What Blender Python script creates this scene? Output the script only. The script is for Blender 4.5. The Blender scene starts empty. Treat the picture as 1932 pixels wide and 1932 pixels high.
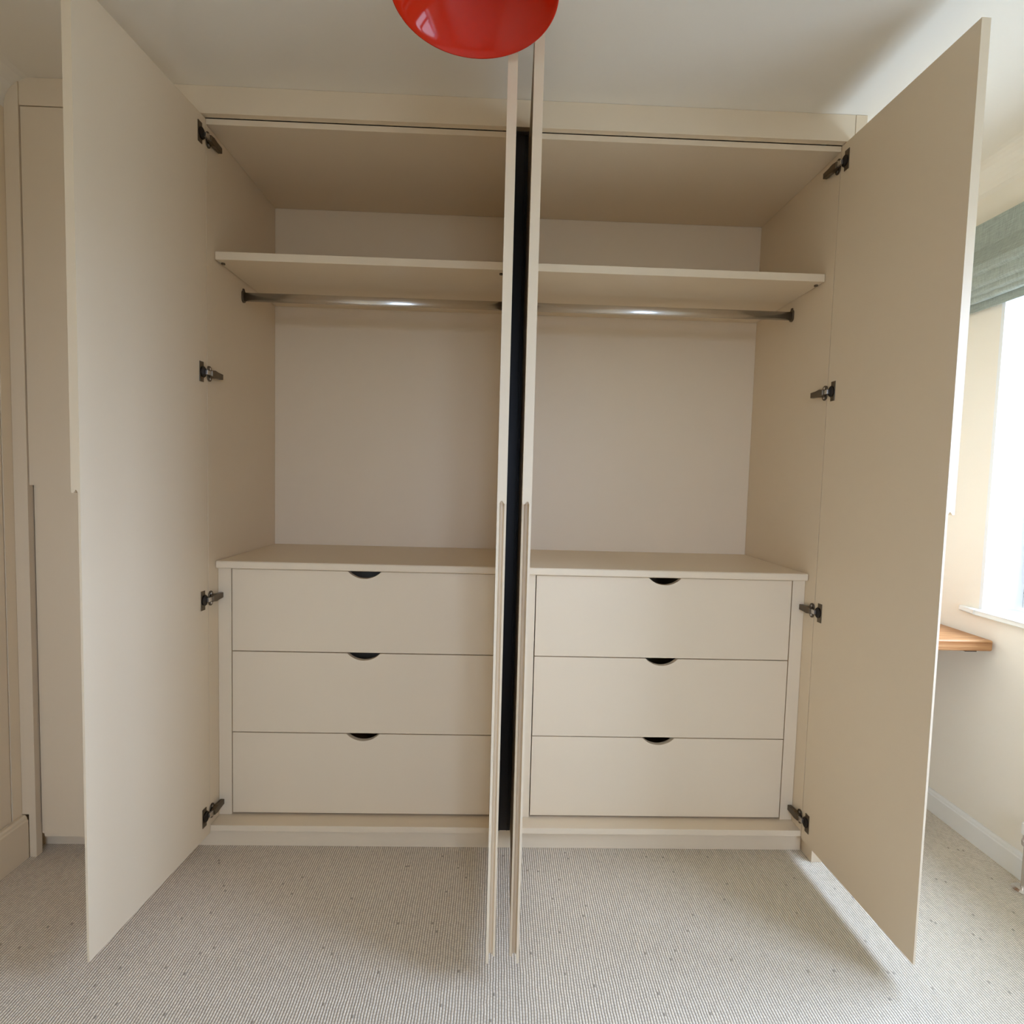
import bpy, bmesh, math, random
from mathutils import Vector, Matrix
random.seed(4)
sc = bpy.context.scene
C = sc.collection

# ------------------------------------------------------------------ camera
cd = bpy.data.cameras.new('camera')
cam = bpy.data.objects.new('camera', cd); C.objects.link(cam)
r_ = Vector((0.9993136, -0.02589454, 0.02649154))
u_ = Vector((-0.02490672, 0.05971889, 0.99790446))
b_ = Vector((-0.02742233, -0.99787931, 0.05903295))
m = Matrix((r_, u_, b_)).transposed().to_4x4()
m.translation = Vector((0.89298, -1.72741, 1.22385))
cam.matrix_world = m
cd.sensor_width = 36.0
cd.lens = 36.0 * 1040.07 / 1932.0
cd.clip_start = 0.02
sc.camera = cam

# ------------------------------------------------------------------ exposure, sky
sc.view_settings.view_transform = 'Standard'
sc.view_settings.look = 'None'
sc.view_settings.gamma = 1.0
sc.view_settings.use_curve_mapping = False
sc.view_settings.exposure = 0.0
sc.cycles.max_bounces = 14
sc.cycles.diffuse_bounces = 10
sc.cycles.glossy_bounces = 5
sc.cycles.transparent_max_bounces = 12
sc.cycles.caustics_reflective = False
sc.cycles.caustics_refractive = False
sc.cycles.sample_clamp_indirect = 6.0
sc.cycles.use_denoising = True

w = bpy.data.worlds.new('overcast_sky'); sc.world = w; w.use_nodes = True
nt = w.node_tree; nt.nodes.clear()
out = nt.nodes.new('ShaderNodeOutputWorld'); bg = nt.nodes.new('ShaderNodeBackground')
tc = nt.nodes.new('ShaderNodeTexCoord'); sep = nt.nodes.new('ShaderNodeSeparateXYZ')
ramp = nt.nodes.new('ShaderNodeValToRGB')
mr = nt.nodes.new('ShaderNodeMapRange')
mr.inputs['From Min'].default_value = -1; mr.inputs['From Max'].default_value = 1
nt.links.new(tc.outputs['Generated'], sep.inputs[0]); nt.links.new(sep.outputs['Z'], mr.inputs['Value'])
nt.links.new(mr.outputs[0], ramp.inputs[0]); nt.links.new(ramp.outputs[0], bg.inputs[0]); nt.links.new(bg.outputs[0], out.inputs[0])
SKY = ((0.0, (0.24, 0.29, 0.37)), (0.485, (0.24, 0.29, 0.37)), (0.515, (0.66, 0.80, 1.15)), (1.0, (0.82, 1.01, 1.46)))
while len(ramp.color_ramp.elements) < 4: ramp.color_ramp.elements.new(0.5)
for e, (p_, c_) in zip(ramp.color_ramp.elements, SKY):
    e.position = p_; e.color = c_ + (1,)
bg.inputs['Strength'].default_value = 19.6


# hazy sun, high on the window side
sl = bpy.data.lights.new('hazy_sun', 'SUN'); sl.energy = 0.3; sl.angle = math.radians(30); sl.color = (1.0, 0.98, 0.93)
so = bpy.data.objects.new('hazy_sun', sl); C.objects.link(so)
el_, az_ = math.radians(55), math.radians(-35)
so.rotation_euler = Vector((math.cos(el_) * math.cos(az_), math.cos(el_) * math.sin(az_), math.sin(el_))).to_track_quat('Z', 'Y').to_euler()


def portal(name, loc, rot, sx, sy):
    l = bpy.data.lights.new(name, 'AREA'); l.shape = 'RECTANGLE'; l.size = sx; l.size_y = sy
    l.cycles.is_portal = True
    o = bpy.data.objects.new(name, l); C.objects.link(o); o.location = loc; o.rotation_euler = rot
    return o


# window opening in the right wall, and one added behind the camera for fill light
WX = 2.59; WY0, WY1 = -1.55, 0.138; WZ0, WZ1 = 0.815, 2.02
BX0, BX1, BZ0, BZ1 = 0.75, 1.85, 0.9, 2.1; BY = -3.7
portal('daylight_portal', (2.80, (WY0 + WY1) / 2, (WZ0 + WZ1) / 2), (0, math.pi / 2, 0), WZ1 - WZ0, WY1 - WY0)
portal('daylight_portal', ((BX0 + BX1) / 2, BY - 0.25, (BZ0 + BZ1) / 2), (math.pi / 2, 0, 0), BX1 - BX0, BZ1 - BZ0)


# ------------------------------------------------------------------ helpers
def lin(c):
    return tuple(((x / 255) / 12.92 if x / 255 <= 0.04045 else ((x / 255 + 0.055) / 1.055) ** 2.4) for x in c) + (1,)


def mat(name, rgb, rough=0.5, metal=0.0, spec=0.5, coat=0.0, noise=0.0, nscale=40, bump=0.0, bscale=200):
    mt = bpy.data.materials.new(name); mt.use_nodes = True
    t = mt.node_tree; p = t.nodes['Principled BSDF']
    p.inputs['Base Color'].default_value = lin(rgb)
    p.inputs['Roughness'].default_value = rough
    p.inputs['Metallic'].default_value = metal
    p.inputs['Specular IOR Level'].default_value = spec
    p.inputs['Coat Weight'].default_value = coat
    p.inputs['Coat Roughness'].default_value = 0.04
    if noise or bump:
        co = t.nodes.new('ShaderNodeTexCoord')
    if noise:
        n = t.nodes.new('ShaderNodeTexNoise'); n.inputs['Scale'].default_value = nscale
        n.inputs['Detail'].default_value = 4
        t.links.new(co.outputs['Object'], n.inputs['Vector'])
        mx = t.nodes.new('ShaderNodeMix'); mx.data_type = 'RGBA'
        c = lin(rgb)
        mx.inputs[6].default_value = tuple(v * (1 - noise) for v in c[:3]) + (1,)
        mx.inputs[7].default_value = tuple(min(1, v * (1 + noise)) for v in c[:3]) + (1,)
        t.links.new(n.outputs['Fac'], mx.inputs[0]); t.links.new(mx.outputs[2], p.inputs['Base Color'])
    if bump:
        n2 = t.nodes.new('ShaderNodeTexNoise'); n2.inputs['Scale'].default_value = bscale
        n2.inputs['Detail'].default_value = 3
        t.links.new(co.outputs['Object'], n2.inputs['Vector'])
        b = t.nodes.new('ShaderNodeBump'); b.inputs['Strength'].default_value = bump
        b.inputs['Distance'].default_value = 0.001
        t.links.new(n2.outputs['Fac'], b.inputs['Height']); t.links.new(b.outputs[0], p.inputs['Normal'])
    return mt


CREAM = mat('cream_satin_board', (221, 204, 177), 0.42, spec=0.4, noise=0.012, nscale=8, bump=0.04, bscale=350)
EDGE = mat('cream_edge_lipping', (226, 211, 187), 0.3, spec=0.5, noise=0.01, nscale=8)
WALL = mat('cream_wall_paint', (229, 222, 207), 0.85, spec=0.2, noise=0.012, nscale=5, bump=0.1, bscale=160)
CEIL = mat('white_ceiling_paint', (229, 223, 210), 0.9, spec=0.2, noise=0.01, nscale=4, bump=0.1, bscale=120)
GLOSSW = mat('white_gloss_paint', (224, 223, 216), 0.28, spec=0.5, noise=0.008, nscale=10)
REVEAL = mat('white_reveal_paint', (226, 227, 226), 0.7, spec=0.3, noise=0.008, nscale=6)
CHROME = mat('polished_chrome', (222, 219, 215), 0.24, metal=1.0, noise=0.03, nscale=30)
NICKEL = mat('tarnished_nickel', (112, 100, 84), 0.36, metal=1.0, noise=0.08, nscale=90)
DARKMET = mat('dark_hinge_cup', (52, 45, 40), 0.4, metal=0.9, noise=0.1, nscale=90)
STEEL = mat('bright_steel_link', (215, 208, 200), 0.3, metal=1.0, noise=0.03, nscale=60)
RED = mat('glossy_red_enamel', (198, 34, 4), 0.07, spec=0.42, coat=0.0, noise=0.03, nscale=4)
PVC = mat('white_window_plastic', (232, 234, 235), 0.35, noise=0.006, nscale=10)
RUBBER = mat('dark_seal', (40, 40, 42), 0.6, noise=0.05)
BULB = mat('frosted_bulb_glass', (240, 238, 230), 0.3, noise=0.005)
CABLE = mat('white_cable', (225, 222, 215), 0.5, noise=0.01)
BRICK = None


def oak():
    mt = mat('oiled_oak', (196, 150, 100), 0.42, spec=0.4)
    t = mt.node_tree; p = t.nodes['Principled BSDF']
    co = t.nodes.new('ShaderNodeTexCoord'); mp = t.nodes.new('ShaderNodeMapping')
    mp.inputs['Scale'].default_value = (4, 60, 60)
    n = t.nodes.new('ShaderNodeTexNoise'); n.inputs['Scale'].default_value = 1.5; n.inputs['Detail'].default_value = 8
    n.inputs['Distortion'].default_value = 0.6
    cr = t.nodes.new('ShaderNodeValToRGB')
    cr.color_ramp.elements[0].position = 0.3; cr.color_ramp.elements[0].color = lin((148, 96, 54))
    cr.color_ramp.elements[1].position = 0.72; cr.color_ramp.elements[1].color = lin((194, 148, 100))
    t.links.new(co.outputs['Object'], mp.inputs[0]); t.links.new(mp.outputs[0], n.inputs['Vector'])
    t.links.new(n.outputs['Fac'], cr.inputs[0]); t.links.new(cr.outputs[0], p.inputs['Base Color'])
    return mt


OAK = oak()


def linen():
    mt = mat('sage_linen', (150, 158, 148), 0.9, spec=0.15)
    t = mt.node_tree; p = t.nodes['Principled BSDF']
    co = t.nodes.new('ShaderNodeTexCoord')
    res = []
    for s in ((30, 30, 700), (30, 700, 30)):
        mp = t.nodes.new('ShaderNodeMapping'); mp.inputs['Scale'].default_value = s
        n = t.nodes.new('ShaderNodeTexNoise'); n.inputs['Scale'].default_value = 1.0; n.inputs['Detail'].default_value = 2
        t.links.new(co.outputs['Object'], mp.inputs[0]); t.links.new(mp.outputs[0], n.inputs['Vector']); res.append(n)
    a = t.nodes.new('ShaderNodeMath'); a.operation = 'ADD'
    t.links.new(res[0].outputs['Fac'], a.inputs[0]); t.links.new(res[1].outputs['Fac'], a.inputs[1])
    cr = t.nodes.new('ShaderNodeValToRGB')
    h = t.nodes.new('ShaderNodeMath'); h.operation = 'MULTIPLY'; h.inputs[1].default_value = 0.5
    t.links.new(a.outputs[0], h.inputs[0]); t.links.new(h.outputs[0], cr.inputs[0])
    cr.color_ramp.elements[0].position = 0.35; cr.color_ramp.elements[0].color = lin((136, 143, 134))
    cr.color_ramp.elements[1].position = 0.65; cr.color_ramp.elements[1].color = lin((168, 175, 165))
    t.links.new(cr.outputs[0], p.inputs['Base Color'])
    b = t.nodes.new('ShaderNodeBump'); b.inputs['Strength'].default_value = 0.25; b.inputs['Distance'].default_value = 0.001
    t.links.new(a.outputs[0], b.inputs['Height']); t.links.new(b.outputs[0], p.inputs['Normal'])
    return mt


LINEN = linen()


def glass():
    mt = bpy.data.materials.new('window_glass'); mt.use_nodes = True
    t = mt.node_tree; t.nodes.clear()
    o = t.nodes.new('ShaderNodeOutputMaterial'); mx = t.nodes.new('ShaderNodeMixShader')
    tr = t.nodes.new('ShaderNodeBsdfTransparent'); g = t.nodes.new('ShaderNodeBsdfGlossy'); g.inputs['Roughness'].default_value = 0.01
    f = t.nodes.new('ShaderNodeFresnel'); f.inputs[0].default_value = 1.3
    tr.inputs[0].default_value = (0.95, 0.97, 0.96, 1)
    ge = t.nodes.new('ShaderNodeNewGeometry'); iv = t.nodes.new('ShaderNodeMath'); iv.operation = 'SUBTRACT'; iv.inputs[0].default_value = 1.0
    ml_ = t.nodes.new('ShaderNodeMath'); ml_.operation = 'MULTIPLY'
    t.links.new(ge.outputs['Backfacing'], iv.inputs[1]); t.links.new(iv.outputs[0], ml_.inputs[0]); t.links.new(f.outputs[0], ml_.inputs[1])
    t.links.new(ml_.outputs[0], mx.inputs[0]); t.links.new(tr.outputs[0], mx.inputs[1]); t.links.new(g.outputs[0], mx.inputs[2])
    t.links.new(mx.outputs[0], o.inputs[0])
    return mt


GLASS = glass()


def carpet():
    mt = mat('ribbed_loop_carpet', (200, 192, 182), 0.95, spec=0.1)
    t = mt.node_tree; p = t.nodes['Principled BSDF']; N = t.nodes.new; L = t.links.new
    PX, PY = 0.0068, 0.0075
    co = N('ShaderNodeTexCoord')
    wn = N('ShaderNodeTexNoise'); wn.inputs['Scale'].default_value = 22; wn.inputs['Detail'].default_value = 2
    L(co.outputs['Object'], wn.inputs['Vector'])
    sub = N('ShaderNodeVectorMath'); sub.operation = 'SUBTRACT'; sub.inputs[1].default_value = (.5, .5, .5)
    L(wn.outputs['Color'], sub.inputs[0])
    scl = N('ShaderNodeVectorMath'); scl.operation = 'SCALE'; scl.inputs['Scale'].default_value = 0.004
    L(sub.outputs[0], scl.inputs[0])
    add = N('ShaderNodeVectorMath'); add.operation = 'ADD'
    L(co.outputs['Object'], add.inputs[0]); L(scl.outputs[0], add.inputs[1])
    s = N('ShaderNodeSeparateXYZ'); L(add.outputs[0], s.inputs[0])

    def M(op, a, b=None, c=None):
        n = N('ShaderNodeMath'); n.operation = op
        for i, v in enumerate((a, b, c)):
            if v is None: continue
            if isinstance(v, (int, float)): n.inputs[i].default_value = v
            else: L(v, n.inputs[i])
        return n.outputs[0]
    cx = M('DIVIDE', s.outputs['X'], PX); col = M('FLOOR', cx)
    # every rib is shifted along its length by its own amount
    wh = N('ShaderNodeTexWhiteNoise'); wh.noise_dimensions = '1D'; L(col, wh.inputs['W'])
    cy = M('ADD', M('DIVIDE', s.outputs['Y'], PY), wh.outputs['Value'])
    row = M('FLOOR', cy)
    fx = M('SUBTRACT', M('FRACT', cx), 0.5); fy = M('SUBTRACT', M('FRACT', cy), 0.5)
    hx = M('SUBTRACT', 1.0, M('POWER', M('MULTIPLY', M('ABSOLUTE', fx), 2.0), 2.2))
    hy = M('SUBTRACT', 1.0, M('MULTIPLY', M('POWER', M('MULTIPLY', M('ABSOLUTE', fy), 2.0), 3.0), 0.35))
    cell = N('ShaderNodeCombineXYZ'); L(col, cell.inputs[0]); L(row, cell.inputs[1])
    wc = N('ShaderNodeTexWhiteNoise'); wc.noise_dimensions = '3D'; L(cell.outputs[0], wc.inputs['Vector'])
    h = M('MULTIPLY', hx, hy)
    h2 = M('MULTIPLY', h, M('ADD', 0.75, M('MULTIPLY', wc.outputs['Value'], 0.4)))
    fine = N('ShaderNodeTexNoise'); fine.inputs['Scale'].default_value = 900; fine.inputs['Detail'].default_value = 2
    L(co.outputs['Object'], fine.inputs['Vector'])
    cr = N('ShaderNodeValToRGB')
    cr.color_ramp.elements[0].position = 0.0; cr.color_ramp.elements[0].color = lin((146, 134, 117))
    cr.color_ramp.elements[1].position = 0.8; cr.color_ramp.elements[1].color = lin((232, 221, 202))
    L(M('ADD', h2, M('MULTIPLY', M('SUBTRACT', fine.outputs['Fac'], .5), 0.5)), cr.inputs[0])
    # a few brown flecks of yarn
    gt = M('GREATER_THAN', wc.outputs['Value'], 0.9968)
    mx = N('ShaderNodeMix'); mx.data_type = 'RGBA'
    L(M('MULTIPLY', gt, M('MULTIPLY', h, 0.6)), mx.inputs[0]); L(cr.outputs[0], mx.inputs[6]); mx.inputs[7].default_value = lin((92, 78, 64))
    L(mx.outputs[2], p.inputs['Base Color'])
    b = N('ShaderNodeBump'); b.inputs['Strength'].default_value = 0.7; b.inputs['Distance'].default_value = 0.003
    L(h2, b.inputs['Height']); L(b.outputs[0], p.inputs['Normal'])
    return mt


CARPET = carpet()


def bx(bm, x0, x1, y0, y1, z0, z1):
    vs = [bm.verts.new((x, y, z)) for z in (z0, z1) for y in (y0, y1) for x in (x0, x1)]
    for f in ((0, 2, 3, 1), (4, 5, 7, 6), (0, 1, 5, 4), (2, 6, 7, 3), (0, 4, 6, 2), (1, 3, 7, 5)):
        bm.faces.new([vs[i] for i in f])
    return vs


def prism(bm, pts, a0, a1, axis='z'):
    """extrude polygon pts (2d) between a0 and a1 along axis"""
    def P(p, a):
        return {'z': (p[0], p[1], a), 'y': (p[0], a, p[1]), 'x': (a, p[0], p[1])}[axis]
    A = [bm.verts.new(P(p, a0)) for p in pts]; B = [bm.verts.new(P(p, a1)) for p in pts]
    n = len(pts)
    bm.faces.new(A); bm.faces.new(B[::-1])
    for i in range(n):
        bm.faces.new((A[i], B[i], B[(i + 1) % n], A[(i + 1) % n]))


def cyl(bm, c, r, h, axis='z', seg=24, r2=None):
    r2 = r if r2 is None else r2
    A, B = [], []
    for i in range(seg):
        t = 2 * math.pi * i / seg
        a, b = math.cos(t), math.sin(t)
        for lst, rr, k in ((A, r, 0), (B, r2, h)):
            p = {'z': (rr * a, rr * b, k), 'y': (rr * a, k, rr * b), 'x': (k, rr * a, rr * b)}[axis]
            lst.append(bm.verts.new((c[0] + p[0], c[1] + p[1], c[2] + p[2])))
    bm.faces.new(A); bm.faces.new(B[::-1])
    for i in range(seg):
        bm.faces.new((A[i], B[i], B[(i + 1) % seg], A[(i + 1) % seg]))


def lathe(bm, prof, c=(0, 0, 0), seg=64, closed=False):
    rings = []
    for r, z in prof:
        if r < 1e-6:
            rings.append([bm.verts.new((c[0], c[1], c[2] + z))])
        else:
            rings.append([bm.verts.new((c[0] + r * math.cos(2 * math.pi * i / seg), c[1] + r * math.sin(2 * math.pi * i / seg), c[2] + z)) for i in range(seg)])
    pairs = list(zip(rings, rings[1:]))
    for a, b in pairs:
        for i in range(seg):
            j = (i + 1) % seg
            if len(a) == 1 and len(b) == 1: continue
            if len(a) == 1: bm.faces.new((a[0], b[j], b[i]))
            elif len(b) == 1: bm.faces.new((a[i], a[j], b[0]))
            else: bm.faces.new((a[i], a[j], b[j], b[i]))


def obj(name, bm, material, parent=None, bevel=0.0, smooth=False, seg=2):
    bmesh.ops.recalc_face_normals(bm, faces=bm.faces)
    me = bpy.data.meshes.new(name); bm.to_mesh(me); bm.free()
    o = bpy.data.objects.new(name, me); C.objects.link(o)
    me.materials.append(material)
    if smooth:
        for p in me.polygons: p.use_smooth = True
    if bevel:
        b = o.modifiers.new('bevel', 'BEVEL'); b.width = bevel; b.segments = seg; b.limit_method = 'ANGLE'
        b.angle_limit = math.radians(40); b.harden_normals = False
        b.use_clamp_overlap = True
    if parent: o.parent = parent
    return o


def box(name, dims, material, parent=None, bevel=0.0, seg=2):
    bm = bmesh.new(); bx(bm, *dims); return obj(name, bm, material, parent, bevel, seg=seg)


def thing(name, label, cat, loc=(0, 0, 0), group=None):
    o = bpy.data.objects.new(name, None); C.objects.link(o); o.location = loc
    o['label'] = label; o['category'] = cat
    if group: o['group'] = group
    return o


def tag(o, label, cat, group=None):
    o['label'] = label; o['category'] = cat
    if group: o['group'] = group
    return o


def struct(o, label=None):
    o['kind'] = 'structure'
    if label: o['label'] = label
    return o


def at(parent, o):
    """o built in world coordinates under an empty that is not at the origin"""
    o.matrix_parent_inverse = Matrix.Translation(-parent.location)
    return o


# ------------------------------------------------------------------ room shell
XL, XR = -0.566, 2.59; YF, YB = 0.545, BY; H = 2.35
struct(box('floor', (XL - .1, XR + .3, YB - .3, YF + .1, -0.1, 0.0), CARPET), 'cream ribbed loop-pile carpet')


def ceiling():
    bm = bmesh.new()
    r = 0.088
    pts = [(XL, H - r)]
    for i in range(9):
        a = math.pi - i * math.pi / 16
        pts.append((XL + r + r * math.cos(a), H - r + r * math.sin(a)))
    for i in range(9):
        a = math.pi / 2 - i * math.pi / 16
        pts.append((XR - r + r * math.cos(a), H - r + r * math.sin(a)))
    pts += [(XR, H + .1), (XL, H + .1)]
    clean = []
    for p in pts:
        if not clean or (Vector(p) - Vector(clean[-1])).length > 1e-5: clean.append(p)
    prism(bm, clean, YB, YF, 'y')
    return obj('ceiling', bm, CEIL)


struct(ceiling(), 'white painted ceiling with rounded coving at the side walls')
struct(box('wall_front', (XL - .1, XR + .3, YF, YF + .1, 0, H), WALL), 'cream wall behind the fitted wardrobes')
# left wall with an opening for a flush panel door
bm = bmesh.new()
DY0, DY1, DZ0, DZ1 = -0.95, -0.058, 0.128, 2.03
bx(bm, XL - .12, XL, YB, DY0, 0, H); bx(bm, XL - .12, XL, DY1, YF, 0, H)
bx(bm, XL - .12, XL, DY0, DY1, 0, DZ0); bx(bm, XL - .12, XL, DY0, DY1, DZ1, H)
struct(obj('wall_left', bm, mat('cream_left_wall', (225, 208, 180), 0.7, spec=0.25, noise=0.012, nscale=5)), 'cream painted left wall')
d = struct(box('door_1', (XL - .03, XL - .0015, DY0 + .003, DY1 - .003, DZ0 + .003, DZ1 - .003), CREAM, bevel=.001), 'flush cream cupboard door in the left wall')
box('door_liner', (XL - .10, XL - .031, DY0 + .001, DY1 - .001, DZ0 + .001, DZ1 - .001), CREAM, d)
# right wall with the window opening
bm = bmesh.new()
WT = 0.20
bx(bm, WX, WX + WT, YB, WY0, 0, H); bx(bm, WX, WX + WT, WY1, YF, 0, H)
bx(bm, WX, WX + WT, WY0, WY1, 0, WZ0 - .02); bx(bm, WX, WX + WT, WY0, WY1, WZ1, H)
struct(obj('wall_right', bm, WALL), 'cream painted wall with the window')
# wall behind the camera with an opening for the added fill window
bm = bmesh.new()
bx(bm, XL, BX0, BY - .25, BY, 0, H); bx(bm, BX1, XR, BY - .25, BY, 0, H)
bx(bm, BX0, BX1, BY - .25, BY, 0, BZ0); bx(bm, BX0, BX1, BY - .25, BY, BZ1, H)
struct(obj('wall_back', bm, WALL), 'cream wall behind the camera')


def window(name, axis, a0, a1, z0, z1, p0, p1, lab):
    """frame with two casements; axis 'x' = lies across x at depth p0..p1"""
    def B(bm, s0, s1, q0, q1, t0, t1):
        if axis == 'x': bx(bm, q0, q1, s0, s1, t0, t1)
        else: bx(bm, s0, s1, q0, q1, t0, t1)
    bm = bmesh.new(); f = .055
    B(bm, a0, a1, p0, p1, z0, z0 + f); B(bm, a0, a1, p0, p1, z1 - f, z1)
    B(bm, a0, a0 + f, p0, p1, z0 + f, z1 - f); B(bm, a1 - f, a1, p0, p1, z0 + f, z1 - f)
    mid = (a0 + a1) / 2
    B(bm, mid - f / 2, mid + f / 2, p0, p1, z0 + f, z1 - f)
    fr = struct(obj(name, bm, PVC, bevel=.004), lab)
    for s0, s1 in ((a0 + f, mid - f / 2), (mid + f / 2, a1 - f)):
        bm = bmesh.new(); c = .035; e = .001; pa, pb = p0 - .008 if axis == 'x' else p0 + .012, p1 - .015
        if axis == 'y': pa, pb = p0 + .01, p1 + .008
        z0_, z1_ = z0 + f + e, z1 - f - e
        B(bm, s0 + e, s1 - e, pa, pb, z0_, z0_ + c); B(bm, s0 + e, s1 - e, pa, pb, z1_ - c, z1_)
        B(bm, s0 + e, s0 + c, pa, pb, z0_ + c, z1_ - c); B(bm, s1 - c, s1 - e, pa, pb, z0_ + c, z1_ - c)
        sash = obj('casement', bm, PVC, fr, bevel=.003)
        bm = bmesh.new(); pm = (pa + pb) / 2
        B(bm, s0 + c, s1 - c, pm - .002, pm + .002, z0_ + c, z1_ - c)
        obj('pane', bm, GLASS, sash)
    return fr


window('window_1', 'x', WY0, WY1, WZ0 + .005, WZ1, WX + .145, WX + .20, 'white framed window in the right wall')
window('fill_window', 'y', BX0, BX1, BZ0, BZ1, BY - .22, BY - .165, 'added white framed window behind the camera, for fill light')  # invented window, fills the wardrobe fronts with light from behind the camera
# white plastered reveals (jambs and head) and the sill board
bm = bmesh.new()
bx(bm, WX - .0005, WX + .143, WY1 - .012, WY1 + .0005, WZ0, WZ1); bx(bm, WX - .0005, WX + .143, WY0, WY0 + .012, WZ0, WZ1)
bx(bm, WX - .0005, WX + .143, WY0 + .012, WY1 - .012, WZ1 - .012, WZ1)
struct(obj('trim_1', bm, REVEAL), 'white window reveal')
bm = bmesh.new()
bx(bm, WX - .022, WX + .143, WY0 + .002, WY1 - .002, WZ0 - .019, WZ0)
bx(bm, WX - .022, WX - .0005, WY0 - .06, WY0 + .002, WZ0 - .019, WZ0)
bx(bm, WX - .022, WX - .0005, WY1 - .002, WY1 + .062, WZ0 - .019, WZ0)
bmesh.ops.remove_doubles(bm, verts=bm.verts, dist=.00001)
struct(obj('trim_2', bm, GLOSSW, bevel=.005, seg=3), 'white window sill board')

# skirting boards
def skirt(name, side, y0, y1, h, t, lab):
    x = XL if side == 'l' else XR; s = 1 if side == 'l' else -1
    pts = [(x, 0), (x + s * t, 0), (x + s * t, h - .016), (x + s * (t - .003), h - .014), (x + s * (t - .004), h - .006), (x + s * (t - .009), h), (x, h)]
    bm = bmesh.new(); prism(bm, pts, y0, y1, 'y')
    return struct(obj(name, bm, GLOSSW, bevel=.0015), lab)


skirt('baseboard_left', 'l', YB, -.026, .138, .020, 'cream skirting along the left wall').data.materials[0] = CREAM
skirt('baseboard_right', 'r', YB, YF, .082, .015, 'white moulded skirting under the window')

# ------------------------------------------------------------------ fitted wardrobes
D = .5107; Wd = 1.9215
ZT = 2.2532; ZB = .0690; ZDT = 2.268; FY = -.022
WG = 'fitted cream wardrobes in a row'


def hinge(parent, door, hx, z, s, a):
    """concealed hinge: s=+1 on a left side panel (door to its left), -1 mirrored. Made of a mounting plate and arm on the side panel,
    a cup flange on the inner face of the door and a bright link."""
    ca, sa = math.cos(a), math.sin(a)
    y0 = -.003
    # plate on the side panel
    bm = bmesh.new()
    def rx(a0, a1): return (hx + s * a0, hx + s * a1) if s > 0 else (hx + s * a1, hx + s * a0)
    x0, x1 = rx(.0002, .0035); n = 8
    pts = []
    yc = .0085; wy = .0120; hh = .0235
    for k in range(n + 1):
        t = math.pi * k / n; pts.append((yc + wy * math.cos(t), z + hh - wy + wy * math.sin(t)))
    for k in range(n + 1):
        t = math.pi + math.pi * k / n; pts.append((yc + wy * math.cos(t), z - hh + wy + wy * math.sin(t)))
    prism(bm, pts, x0, x1, 'x')
    pl = obj('hinge_plate', bm, NICKEL, parent, bevel=.0006)
    for dz in (.0145, -.0145):
        bm = bmesh.new(); cyl(bm, (rx(.0036, .0048)[0], yc, z + dz), .0042, .0012, 'x', 16)
        obj('screw', bm, STEEL, pl, bevel=.0003)
    bm = bmesh.new()
    x0, x1 = rx(.0036, .0170)
    prism(bm, [(-.002, z - .0090), (-.002, z + .0090), (.018, z + .0120), (.036, z + .0095), (.064, z + .0085), (.064, z - .0085), (.036, z - .0095), (.018, z - .0120)], x0, x1, 'x')
    obj('hinge_arm', bm, NICKEL, pl, bevel=.0015)
    # flange and cup on the door
    def dp(u, t, zz):  # t = height above the inner face, towards the opening
        return (hx - s * u * sa + s * t * ca, y0 - u * ca - t * sa, zz)
    def dbox(bm, u0, u1, t0, t1, z0, z1):
        vs = [bm.verts.new(dp(u, t, zz)) for zz in (z0, z1) for t in (t0, t1) for u in (u0, u1)]
        for f in ((0, 2, 3, 1), (4, 5, 7, 6), (0, 1, 5, 4), (2, 6, 7, 3), (0, 4, 6, 2), (1, 3, 7, 5)):
            bm.faces.new([vs[i] for i in f])
    bm = bmesh.new()
    prof = [(.0185, z - .0300), (.0385, z - .0300), (.0385, z + .0300), (.0185, z + .0300), (.0185, z + .0190), (.0095, z + .0110), (.0075, z), (.0095, z - .0110), (.0185, z - .0190)]
    A = [bm.verts.new(dp(u, .0003, zz)) for u, zz in prof]; B = [bm.verts.new(dp(u, .0022, zz)) for u, zz in prof]
    bm.faces.new(A); bm.faces.new(B[::-1])
    for i in range(len(prof)):
        bm.faces.new((A[i], B[i], B[(i + 1) % len(prof)], A[(i + 1) % len(prof)]))
    nf = len(bm.faces)
    prof = [(.0225 + .0140 * math.cos(2 * math.pi * i / 20), z + .0165 * math.sin(2 * math.pi * i / 20)) for i in range(20)]
    A = [bm.verts.new(dp(u, .0022, zz)) for u, zz in prof]; B = [bm.verts.new(dp(u, .0052, zz)) for u, zz in prof]
    bm.faces.new(A); bm.faces.new(B[::-1])
    for i in range(20): bm.faces.new((A[i], B[i], B[(i + 1) % 20], A[(i + 1) % 20]))
    nc = len(bm.faces)
    dbox(bm, -.006, .017, .0055, .0125, z - .0065, z + .0065)
    for k, f in enumerate(list(bm.faces)): f.material_index = 0 if k < nf else (1 if k < nc else 2)
    hg = obj('hinge', bm, NICKEL, door, bevel=.0006)
    hg.data.materials.append(DARKMET); hg.data.materials.append(STEEL)


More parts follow.
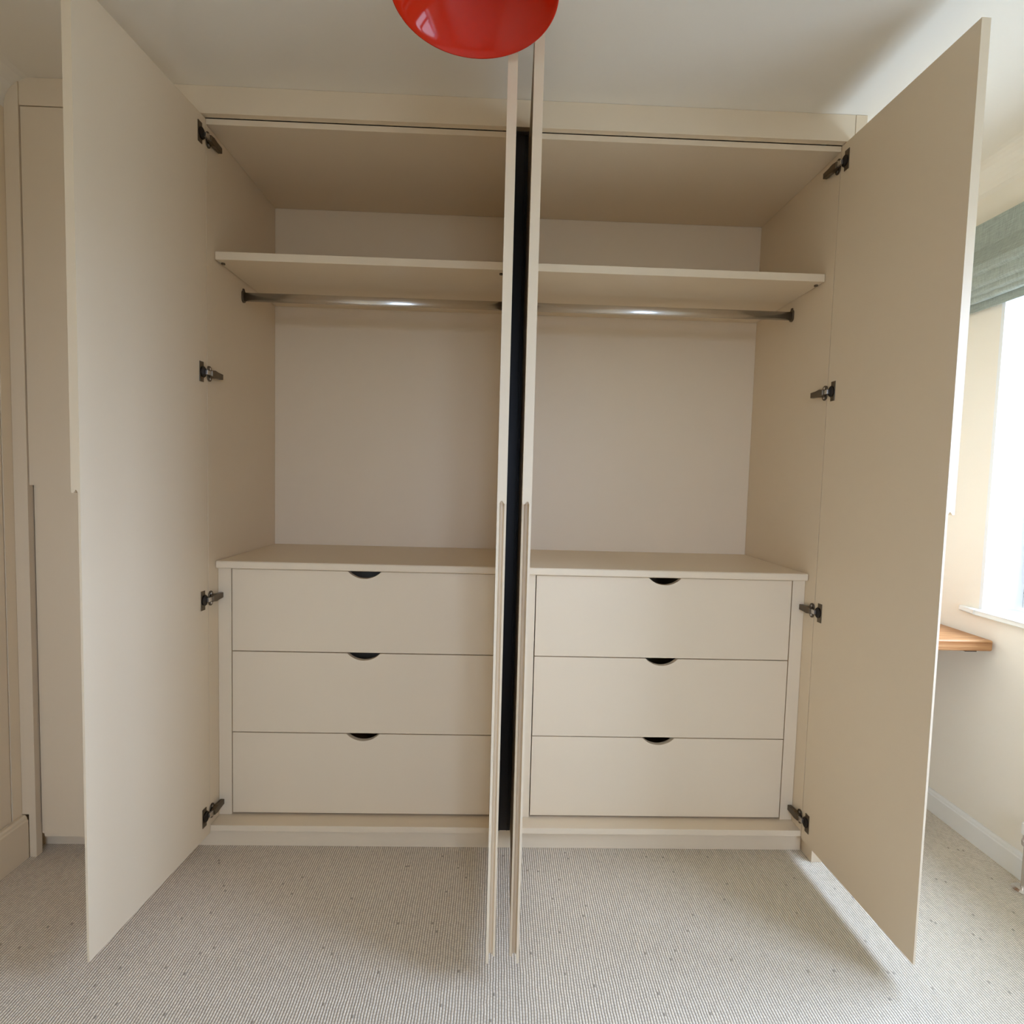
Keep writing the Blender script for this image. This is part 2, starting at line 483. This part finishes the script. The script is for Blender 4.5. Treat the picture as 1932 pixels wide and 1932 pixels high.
def door(parent, hx, ang, s, wdt, z0, z1, notch=1.168, name='door', y0=-.003, closed=False):
    """door slab hinged at hx; s=+1: outer face towards -x when open; profile has a routed finger pull below the notch.
    u runs along the width, t from the inner to the outer face"""
    T = .0215
    if closed: U = Vector((s, 0, 0)); Nn = Vector((0, -1, 0))
    else:
        U = Vector((-s * math.sin(ang), -math.cos(ang), 0)); Nn = Vector((-s * math.cos(ang), math.sin(ang), 0))
    O = Vector((hx, y0, 0))
    def solid(prof, a0, a1):
        bm = bmesh.new()
        A = [bm.verts.new(O + U * u + Nn * t + Vector((0, 0, a0))) for u, t in prof]
        B = [bm.verts.new(O + U * u + Nn * t + Vector((0, 0, a1))) for u, t in prof]
        n = len(prof)
        bm.faces.new(A); bm.faces.new(B[::-1])
        for i in range(n): bm.faces.new((A[i], B[i], B[(i + 1) % n], A[(i + 1) % n]))
        return bm
    d = obj(name, solid([(0, 0), (wdt, 0), (wdt, T), (0, T)], z0, z1), CREAM, None)
    # routed finger pull: the outer lip is cut back, a groove runs behind it with a rounded top
    cuts = [obj('cut', solid([(wdt + .01, .0055), (wdt - .026, .0058), (wdt - .030, .0085), (wdt - .030, .0125), (wdt - .026, .0152), (wdt - .0195, .0165), (wdt - .0195, T + .01), (wdt + .01, T + .01)], z0 - .01, notch), CREAM)]
    for k, ins in ((1, 0), (2, .0012), (3, .0028)):
        cuts.append(obj('cut', solid([(wdt + .01, .0055 + ins), (wdt - .010, .0056 + ins), (wdt - .012, .0085), (wdt - .012, .0125), (wdt - .010, .0150 - ins), (wdt + .01, .0151 - ins)], notch - .002, notch + .0022 * k), CREAM))
    for c in cuts:
        bo = d.modifiers.new('b', 'BOOLEAN'); bo.operation = 'DIFFERENCE'; bo.object = c; bo.solver = 'EXACT'
    bpy.context.view_layer.update()
    me = bpy.data.meshes.new_from_object(d.evaluated_get(bpy.context.evaluated_depsgraph_get()))
    d.modifiers.clear(); d.data = me
    for c in cuts: bpy.data.objects.remove(c)
    b = d.modifiers.new('bevel', 'BEVEL'); b.width = .0007; b.segments = 2; b.limit_method = 'ANGLE'; b.angle_limit = math.radians(50)
    if parent: d.parent = parent
    return d


def drawer(parent, x0, x1, z0, z1, y=.0575):
    cx = (x0 + x1) / 2; c = .0535; sg = .0235
    R = (c * c + sg * sg) / (2 * sg)
    pts = [(x0, z0), (x1, z0), (x1, z1), (cx + c, z1)]
    n = 14; th = math.asin(c / R)
    for i in range(1, n):
        t = th - 2 * th * i / n
        pts.append((cx + R * math.sin(t), z1 + (R - sg) - R * math.cos(t)))
    pts += [(cx - c, z1), (x0, z1)]
    bm = bmesh.new()
    # front panel as vertical strips joined along the cut-out
    A = [bm.verts.new((p[0], y, p[1])) for p in pts]; B = [bm.verts.new((p[0], y + .018, p[1])) for p in pts]
    bm.faces.new(A); bm.faces.new(B[::-1])
    for i in range(len(pts)): bm.faces.new((A[i], B[i], B[(i + 1) % len(pts)], A[(i + 1) % len(pts)]))
    dr = obj('drawer', bm, CREAM, parent, bevel=.0008)
    bm = bmesh.new(); e = .012; zb = z0 + .015; zt = z1 - .045
    bx(bm, x0 + .01, x0 + .01 + e, y + .019, D - .03, zb, zt); bx(bm, x1 - .01 - e, x1 - .01, y + .019, D - .03, zb, zt)
    bx(bm, x0 + .01 + e, x1 - .01 - e, y + .019, y + .031, zb, zt); bx(bm, x0 + .01 + e, x1 - .01 - e, D - .042, D - .03, zb, zt)
    bx(bm, x0 + .01 + e, x1 - .01 - e, y + .031, D - .042, zb, zb + .008)
    obj('drawer_box', bm, CREAM, dr)
    return dr


def carcass(name, label, xi0, xi1, f0, f1, lt=.022, rt=.022):
    """xi0..xi1 clear inside width; f0,f1 = drawer bank limits"""
    t = thing(name, label, 'wardrobe', ((xi0 + xi1) / 2, D / 2, 0), WG)
    P = lambda o: at(t, o)
    P(box('side_panel', (xi0 - lt, xi0, 0, D + .02, .0736, ZT + .0165), CREAM, t, .0006))
    P(box('side_panel', (xi1, xi1 + rt, 0, D + .02, .0736, ZT + .0165), CREAM, t, .0006))
    P(box('top_panel', (xi0 + .0005, xi1 - .0005, 0, D - .0005, ZT, ZT + .0165), CREAM, t, .0006))
    P(box('bottom_panel', (xi0 + .0005, xi1 - .0005, 0, D - .0005, .0736, .0926), CREAM, t, .0008))
    P(box('back_panel', (xi0 + .0005, xi1 - .0005, D, D + .012, .0736, ZT), CREAM, t))
    s = P(box('shelf', (xi0 + .002, xi1 - .002, .0450, D - .001, 1.8790, 1.9033), CREAM, t, .001))
    for x in (xi0 + .012, xi1 - .012):
        bm = bmesh.new(); cyl(bm, (x, .076, 1.8750), .006, .0038, 'z', 14)
        P(obj('shelf_stud', bm, NICKEL, s))
        s.children[-1].matrix_parent_inverse = Matrix.Identity(4)
    # hanging rail: oval tube with two end sockets
    bm = bmesh.new(); yr, zr = .2360, 1.8265
    pts = []
    for i in range(24):
        a = 2 * math.pi * i / 24
        pts.append((yr + .0075 * math.cos(a), zr + math.copysign(.0075, math.sin(a)) * (abs(math.sin(a)) > .01) + .0075 * math.sin(a)))
    prism(bm, pts, xi0 + .004, xi1 - .004, 'x')
    rail = P(obj('hanging_rail', bm, CHROME, t, smooth=True))
    for x0, x1 in ((xi0, xi0 + .006), (xi1 - .006, xi1)):
        bm = bmesh.new()
        pts = [(yr + .012 * math.cos(a), zr + (.010 if math.sin(a) > 0 else -.008) + .012 * math.sin(a)) for a in [2 * math.pi * (i + .5) / 20 for i in range(20)]]
        prism(bm, pts, x0 + .0003, x1 - .0003, 'x'); bx(bm, x0 + .0003, x1 - .0003, yr - .004, yr + .004, zr + .018, zr + .027)
        obj('rail_socket', bm, NICKEL, rail, bevel=.0006)
    # drawer bank
    P(box('drawer_unit_top', (xi0 + .001, xi1 - .001, .0380, D - .001, .9160, .9403), CREAM, t, .005, 3))
    P(box('filler_strip', (xi0 + .0007, f0 - .003, .0575, .0755, .0930, .9155), CREAM, t, .0006))
    P(box('filler_strip', (f1 + .003, xi1 - .0007, .0575, .0755, .0930, .9155), CREAM, t, .0006))
    for z0, z1 in ((.6450, .9125), (.3745, .6420), (.1005, .3715)):
        P(drawer(t, f0, f1, z0, z1))
    return t


HZ = (2.213, 1.522, .827, .137)
AL, AR = .0724, .0265
wl = carcass('wardrobe', 'open cream wardrobe with three drawers, left of the central pair of doors', 0, .900, .0450, .8925)
wr = carcass('wardrobe', 'open cream wardrobe with three drawers, right of the central doors beside the window', .984, Wd, 1.0285, 1.8765)
DW = .4745
dl = at(wl, door(wl, 0, AL, 1, DW, ZB, ZDT))
dr = at(wr, door(wr, Wd, AR, -1, DW, ZB, ZDT))
ml = at(wl, door(wl, .900, -math.atan(.007 / .4745), -1, DW, ZB, ZDT))
mrr = at(wr, door(wr, .984, math.atan(.0125 / .4745), 1, DW, ZB, ZDT))
for z in HZ:
    n0 = set(bpy.data.objects); hinge(wl, dl, 0, z, 1, AL)
    for o in set(bpy.data.objects) - n0:
        if o.parent == wl: at(wl, o)
    n0 = set(bpy.data.objects); hinge(wr, dr, Wd, z, -1, AR)
    for o in set(bpy.data.objects) - n0:
        if o.parent == wr: at(wr, o)

# closed neighbour
cn = thing('wardrobe', 'closed cream wardrobe in the corner, behind the leftmost open door', 'wardrobe', (-.27, D / 2, 0), WG)
for dims, nm in (((-.523, -.505, 0, D + .02, .0736, ZT + .0165), 'side_panel'), ((-.045, -.024, 0, D + .02, .0736, ZT + .0165), 'side_panel'),
                 ((-.5045, -.0455, 0, D, ZT, ZT + .0165), 'top_panel'), ((-.5045, -.0455, 0, D, .0736, .0926), 'bottom_panel'),
                 ((-.5045, -.0455, D + .001, D + .012, .0936, ZT - .001), 'back_panel')):
    at(cn, box(nm, dims, CREAM, cn, .0006))
at(cn, door(cn, -.036, 0, -1, .485, .066, ZDT, closed=True, y0=-.0005))

# dark board painting in the deep shade of the void between the carcasses
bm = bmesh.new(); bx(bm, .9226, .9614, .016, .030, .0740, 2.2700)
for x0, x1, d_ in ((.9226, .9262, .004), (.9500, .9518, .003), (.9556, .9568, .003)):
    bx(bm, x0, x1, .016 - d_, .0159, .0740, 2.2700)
tag(obj('void_shade_strip', bm, mat('dark_brown_void_shade', (46, 35, 26), 0.45, noise=.1, nscale=20), bevel=.0004), 'tall dark brown strip standing in for the shade in the gap between the two open wardrobes', 'shade strip')

# continuous fascia, plinth, end panels
bm = bmesh.new(); bx(bm, -.5238, 1.9470, FY, -.0012, 2.2715, H - .0005)
tag(obj('fascia_panel', bm, CREAM, bevel=.0006), 'long cream fascia board filling between the wardrobe tops and the ceiling', 'fascia')
tag(box('plinth', (-.5645, 1.9440, .037, .055, .0005, .0733), CREAM, bevel=.0005), 'low recessed cream plinth along the carpet under the wardrobes', 'plinth')
tag(box('end_panel', (1.9485, 1.983, FY, YF - .001, .0005, H - .0005), CREAM, bevel=.0008), 'full-height cream end panel on the window side of the wardrobes', 'panel')
bm = bmesh.new()
r = .088
pts = [(XL + .0008, .139), (XL + .0208, .139), (XL + .0208, .0005), (-.5242, .0005)]
x_ = -.5242
# scribed to the rounded coving
def cov(x):
    k = XL + r - x
    return H - r + math.sqrt(max(0, r * r - k * k))
pts.append((x_, cov(x_) - .001))
for i in range(1, 8):
    x = x_ + (XL + .0008 - x_) * i / 7
    pts.append((x, cov(x) - .001 if i < 7 else H - r + .008))
prism(bm, pts, -.0255, -.003, 'y')
tag(obj('filler_post', bm, CREAM, bevel=.0006), 'narrow cream filler strip between the closed wardrobe and the left wall', 'filler')

# ------------------------------------------------------------------ alcove desk
dk = thing('desk', 'oak desk top fixed in the alcove below the window corner', 'desk', (2.3, .25, .69))
at(dk, box('desk_top', (1.9845, WX - .0158 + .0005, .056, YF - .001, .6875, .7245), OAK, dk, .006, 4))
for x in (2.04, 2.49):
    bm = bmesh.new(); bx(bm, x, x + .04, .068, .46, .6825, .6873)
    at(dk, obj('bracket', bm, DARKMET, dk, bevel=.0006))

# ------------------------------------------------------------------ roman blind
BLY0, BLY1 = WY0 - .12, .285
bl = thing('roman_blind', 'sage grey linen roman blind drawn up above the window', 'blind', (WX - .03, -.6, 2.15))
bm = bmesh.new(); bx(bm, WX - .030, WX - .001, BLY0 + .004, BLY1 - .004, 2.118, 2.150)
at(bl, obj('headrail', bm, GLOSSW, bl, bevel=.001))


def sheet(name, prof, th=.003):
    """fabric strip following a profile (x offset from the wall, z) along y"""
    n = []
    for i, p in enumerate(prof):
        a = Vector(prof[max(0, i - 1)]); b = Vector(prof[min(len(prof) - 1, i + 1)])
        t = (b - a).normalized(); n.append(Vector((-t.y, t.x)))
    poly = [(p[0] + q.x * th / 2, p[1] + q.y * th / 2) for p, q in zip(prof, n)] + [(p[0] - q.x * th / 2, p[1] - q.y * th / 2) for p, q in reversed(list(zip(prof, n)))]
    bm = bmesh.new(); K = 40
    rows = []
    for k in range(K + 1):
        y = BLY0 + (BLY1 - BLY0) * k / K
        wv = .0012 * math.sin(y * 9) + .0008 * math.sin(y * 23 + 1)
        rows.append([bm.verts.new((WX - p[0] - wv * (1 if p[1] < 2.1 else 0), y, p[1] + wv * .6 * (1 if p[1] < 2.0 else 0))) for p in poly])
    m_ = len(poly)
    for a, b in zip(rows, rows[1:]):
        for i in range(m_): bm.faces.new((a[i], a[(i + 1) % m_], b[(i + 1) % m_], b[i]))
    bm.faces.new(rows[0]); bm.faces.new(rows[-1][::-1])
    return at(bl, obj(name, bm, LINEN, bl, smooth=False))


def loop(z0, z1, d0, d1, n=10):
    """a hanging fold: face from z0 down to a rounded bottom z1, back up behind"""
    r = (d1 - d0) / 2; pts = [(d1 - .003, z0), (d1, z0 - (z0 - z1) * .5)]
    for i in range(n + 1):
        a = -math.pi * i / n
        pts.append(((d0 + d1) / 2 + r * math.cos(a), z1 + r + r * math.sin(a)))
    pts.append((d0, z0 - .01))
    return pts


sheet('fabric', [(.040, 2.152), (.042, 2.10), (.046, 2.06)] + loop(2.02, 1.962, .056, .082)[1:])
sheet('fold', loop(2.00, 1.922, .046, .070))
sheet('fold', loop(1.97, 1.900, .038, .060))
sheet('fold', loop(1.95, 1.882, .029, .050))
sheet('fold', [(.022, 1.96), (.020, 1.90), (.018, 1.858)])

# ------------------------------------------------------------------ radiator (only its valve tail is in the frame)
ra = thing('radiator', 'white radiator under the window with a chrome valve and pipe', 'radiator', (2.53, -.6, 0))
bm = bmesh.new(); bx(bm, 2.545, 2.572, -1.30, -.195, .16, .60); 
for k in range(36):
    y = -1.285 + k * .030
    bx(bm, 2.538, 2.545, y, y + .014, .18, .58)
at(ra, obj('radiator_panel', bm, GLOSSW, ra, bevel=.003))
at(ra, box('radiator_bracket', (2.572, 2.5895, -1.1, -1.07, .2, .55), GLOSSW, ra))
at(ra, box('radiator_bracket', (2.572, 2.5895, -.42, -.39, .2, .55), GLOSSW, ra))
px_, py_ = 2.548, -.139
bm = bmesh.new(); cyl(bm, (px_, py_, .001), .0085, .135, 'z', 20)
pp = at(ra, obj('pipe', bm, CHROME, ra, smooth=False))
bm = bmesh.new(); lathe(bm, [(.0086, 0), (.030, 0), (.030, .002), (.022, .007), (.0086, .009)], (px_, py_, .0005), 32)
at(ra, obj('pipe_collar', bm, CHROME, ra))
bm = bmesh.new()
lathe(bm, [(0, .136), (.0095, .136), (.0145, .142), (.0150, .156), (.0120, .162), (.0120, .176), (0, .176)], (px_, py_, 0), 24)
cyl(bm, (px_, py_, .150), .008, -.056, 'y', 16)
at(ra, obj('valve', bm, CHROME, ra))
bm = bmesh.new(); lathe(bm, [(0, .1765), (.0165, .1765), (.0170, .182), (.0165, .2080), (.0140, .2105), (0, .2105)], (px_, py_, 0), 24)
at(ra, obj('valve_cap', bm, GLOSSW, ra))

# ------------------------------------------------------------------ pendant lamp: open red enamel dish, seen from below
lp = thing('pendant_lamp', 'glossy red dish pendant lamp hanging in front of the middle doors', 'lamp', (.8280, -.6444, 2.1196))
lp.rotation_euler = (math.radians(1.0), 0, 0)
R0 = .1546; prof_in, prof_out = [], []
N_ = 22; hd = .088
for i in range(N_ + 1):
    a = math.pi / 2 * i / N_
    q_ = R0 * (1 - i / N_); RR_ = (R0 * R0 + hd * hd) / (2 * hd)
    prof_in.append((q_, math.sqrt(RR_ * RR_ - q_ * q_) - (RR_ - hd)))
prof_in = [(max(p[0], .020), p[1]) for p in prof_in]
prof_out = [(p[0] + .0022, p[1] + .0022) for p in prof_in]
bm = bmesh.new()
lathe(bm, [(R0 + .0022, -.0004)] + prof_out[1:] + prof_in[::-1] + [(R0 + .0022, -.0004)], seg=96)
bmesh.ops.remove_doubles(bm, verts=bm.verts, dist=.00002)
obj('lamp_shade', bm, RED, lp, smooth=True)
bm = bmesh.new(); lathe(bm, [(0, .082), (.016, .082), (.018, .086), (.018, .118), (.008, .13), (0, .13)], seg=32)
obj('lamp_holder', bm, CABLE, lp, smooth=False, bevel=.001)
bm = bmesh.new(); lathe(bm, [(0, .042)] + [(.022 * math.sin(a), .042 + .022 - .022 * math.cos(a)) for a in [math.pi * k / 12 for k in range(1, 9)]] + [(.011, .0815)], (0, 0, .0), seg=32)
obj('light_bulb', bm, BULB, lp, smooth=True)
bm = bmesh.new(); cyl(bm, (0, 0, .13), .0035, .098, 'z', 12); obj('cable', bm, CABLE, lp)
bm = bmesh.new(); lathe(bm, [(0, .2285), (.010, .2), (.045, .212), (.048, .226), (0, .226)][1:] + [(.0, .226)], seg=32)
cr_ = obj('ceiling_rose', bm, CABLE, lp)
